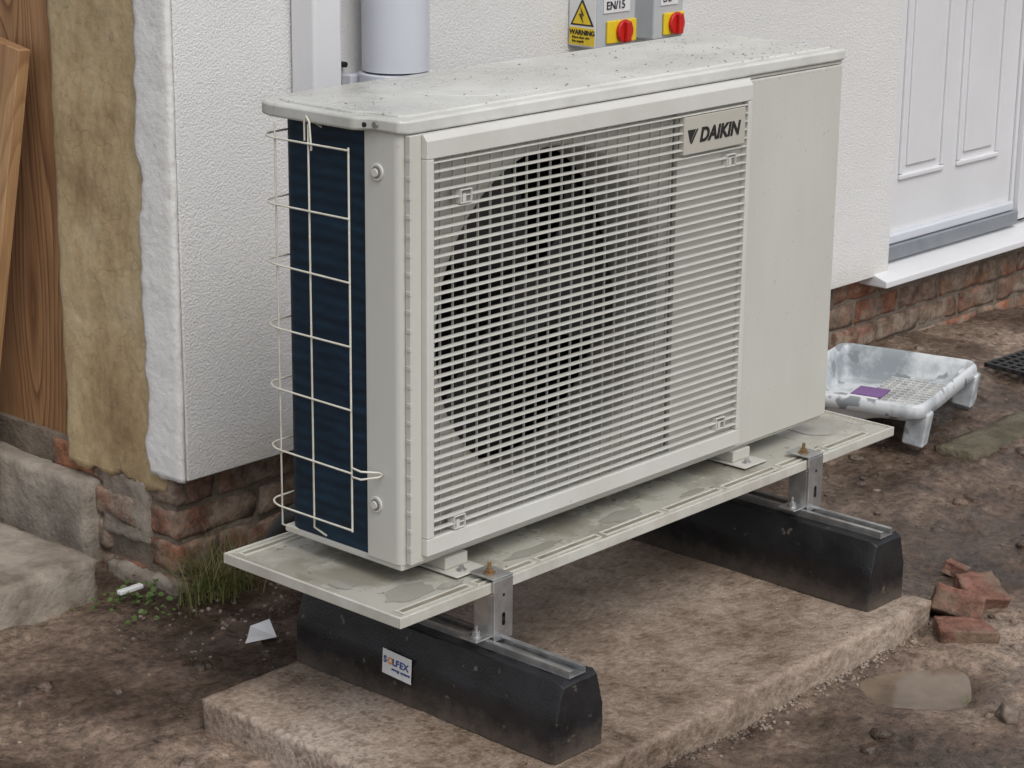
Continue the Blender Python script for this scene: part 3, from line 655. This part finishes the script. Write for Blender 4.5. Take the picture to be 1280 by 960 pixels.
for i in range(26): 
    x=random.gauss(2.45,.12); y=random.gauss(.02,.10); rock(bm,(x,y,gh(x,y)+.002),random.uniform(.003,.009),i*.9,.4,1)
bmfin('paint_flakes',bm,M_lab)
def blades(nm,cx,cy,n,hmin,hmax,sp,mat_,w=.0016):
    bm=bmesh.new()
    for i in range(n):
        x=cx+random.gauss(0,sp); y=cy+random.gauss(0,sp*.5); h=random.uniform(hmin,hmax); a=random.uniform(0,2*math.pi); ln=random.uniform(.3,1.3)*h
        z=gh(x,y)-.004; pr=None; d=Vector((math.cos(a),math.sin(a),0)); s=Vector((-d.y,d.x,0))
        for k in range(6):
            t=k/5; c=Vector((x,y,z))+d*ln*t*t+Vector((0,0,h*(t-.35*t*t*ln/h))); ww=w*(1-t*.9)
            q=(bm.verts.new(c-s*ww),bm.verts.new(c+s*ww))
            if pr: bm.faces.new((pr[0],pr[1],q[1],q[0]))
            pr=q
    bmfin(nm,bm,mat_,None,True)
blades('grass_tuft',.275,.80,420,.05,.17,.038,M_grass,.0014)
blades('grass_tuft',.90,-.585,9,.01,.03,.004,M_grass,.001)
def leaves(nm,cx,cy,n,sp,sz):
    bm=bmesh.new()
    for i in range(n):
        x=cx+random.gauss(0,sp); y=cy+random.gauss(0,sp*.7); z=gh(x,y)+random.uniform(.005,.030); s=random.uniform(.6,1.3)*sz
        M_=Matrix.Translation((x,y,z))@Matrix.Rotation(random.uniform(0,6.28),4,'Z')@Matrix.Rotation(random.uniform(-.7,.7),4,'X')@Matrix.Rotation(random.uniform(-.5,.5),4,'Y')
        p=[(0,0,0),(.35,.4,.06),(.8,.35,.1),(1.1,0,.02),(.8,-.35,.1),(.35,-.4,.06)]
        c=bm.verts.new(M_@Vector((.55*s,0,.0))); v=[bm.verts.new(M_@(Vector(q)*s)) for q in p]
        for k in range(6): bm.faces.new((c,v[k],v[(k+1)%6]))
    bmfin(nm,bm,M_weed,None,True)
leaves('weeds',.13,.90,70,.045,.013)
leaves('weeds',.08,.80,25,.03,.011)

# ------------------------------------------------------------------ light + camera
w=bpy.data.worlds.new('World'); S.world=w; w.use_nodes=True; nt=w.node_tree; bg=nt.nodes['Background']
sky=nt.nodes.new('ShaderNodeTexSky'); sky.sky_type='NISHITA'; sky.sun_disc=False; sky.sun_elevation=math.radians(55); sky.sun_rotation=math.radians(200); sky.air_density=1; sky.dust_density=3
hs=nt.nodes.new('ShaderNodeHueSaturation'); hs.inputs['Saturation'].default_value=.34
nt.links.new(sky.outputs[0],hs.inputs['Color']); nt.links.new(hs.outputs[0],bg.inputs[0]); bg.inputs[1].default_value=.15
sd=bpy.data.lights.new('sun','SUN'); sd.energy=1.1; sd.angle=math.radians(35); sd.color=(1,.985,.965); so=bpy.data.objects.new('sun',sd); link(so)
az=math.radians(200); el=math.radians(55); dv=Vector((math.sin(az)*math.cos(el),math.cos(az)*math.cos(el),math.sin(el)))
so.rotation_euler=dv.to_track_quat('Z','Y').to_euler(); so.location=(0,-3,5)
S.view_settings.view_transform='Standard'; S.view_settings.look='None'; S.view_settings.exposure=0
yaw,pit,rol=-.8346,-.2839,.0102
fw=Vector((math.sin(-yaw)*math.cos(pit),math.cos(-yaw)*math.cos(pit),math.sin(pit))); r=fw.cross(Vector((0,0,1))).normalized(); u=r.cross(fw)
r2=r*math.cos(rol)+u*math.sin(rol); u2=u*math.cos(rol)-r*math.sin(rol)
cd=bpy.data.cameras.new('camera'); cd.sensor_width=36; cd.lens=36*2784.055/1280; cd.clip_end=500; cd.clip_start=.05
co=bpy.data.objects.new('camera',cd); link(co)
m=Matrix((r2,u2,-fw)).transposed().to_4x4(); m.translation=Vector((-2.5120,-2.5258,1.3665)); co.matrix_world=m
S.camera=co
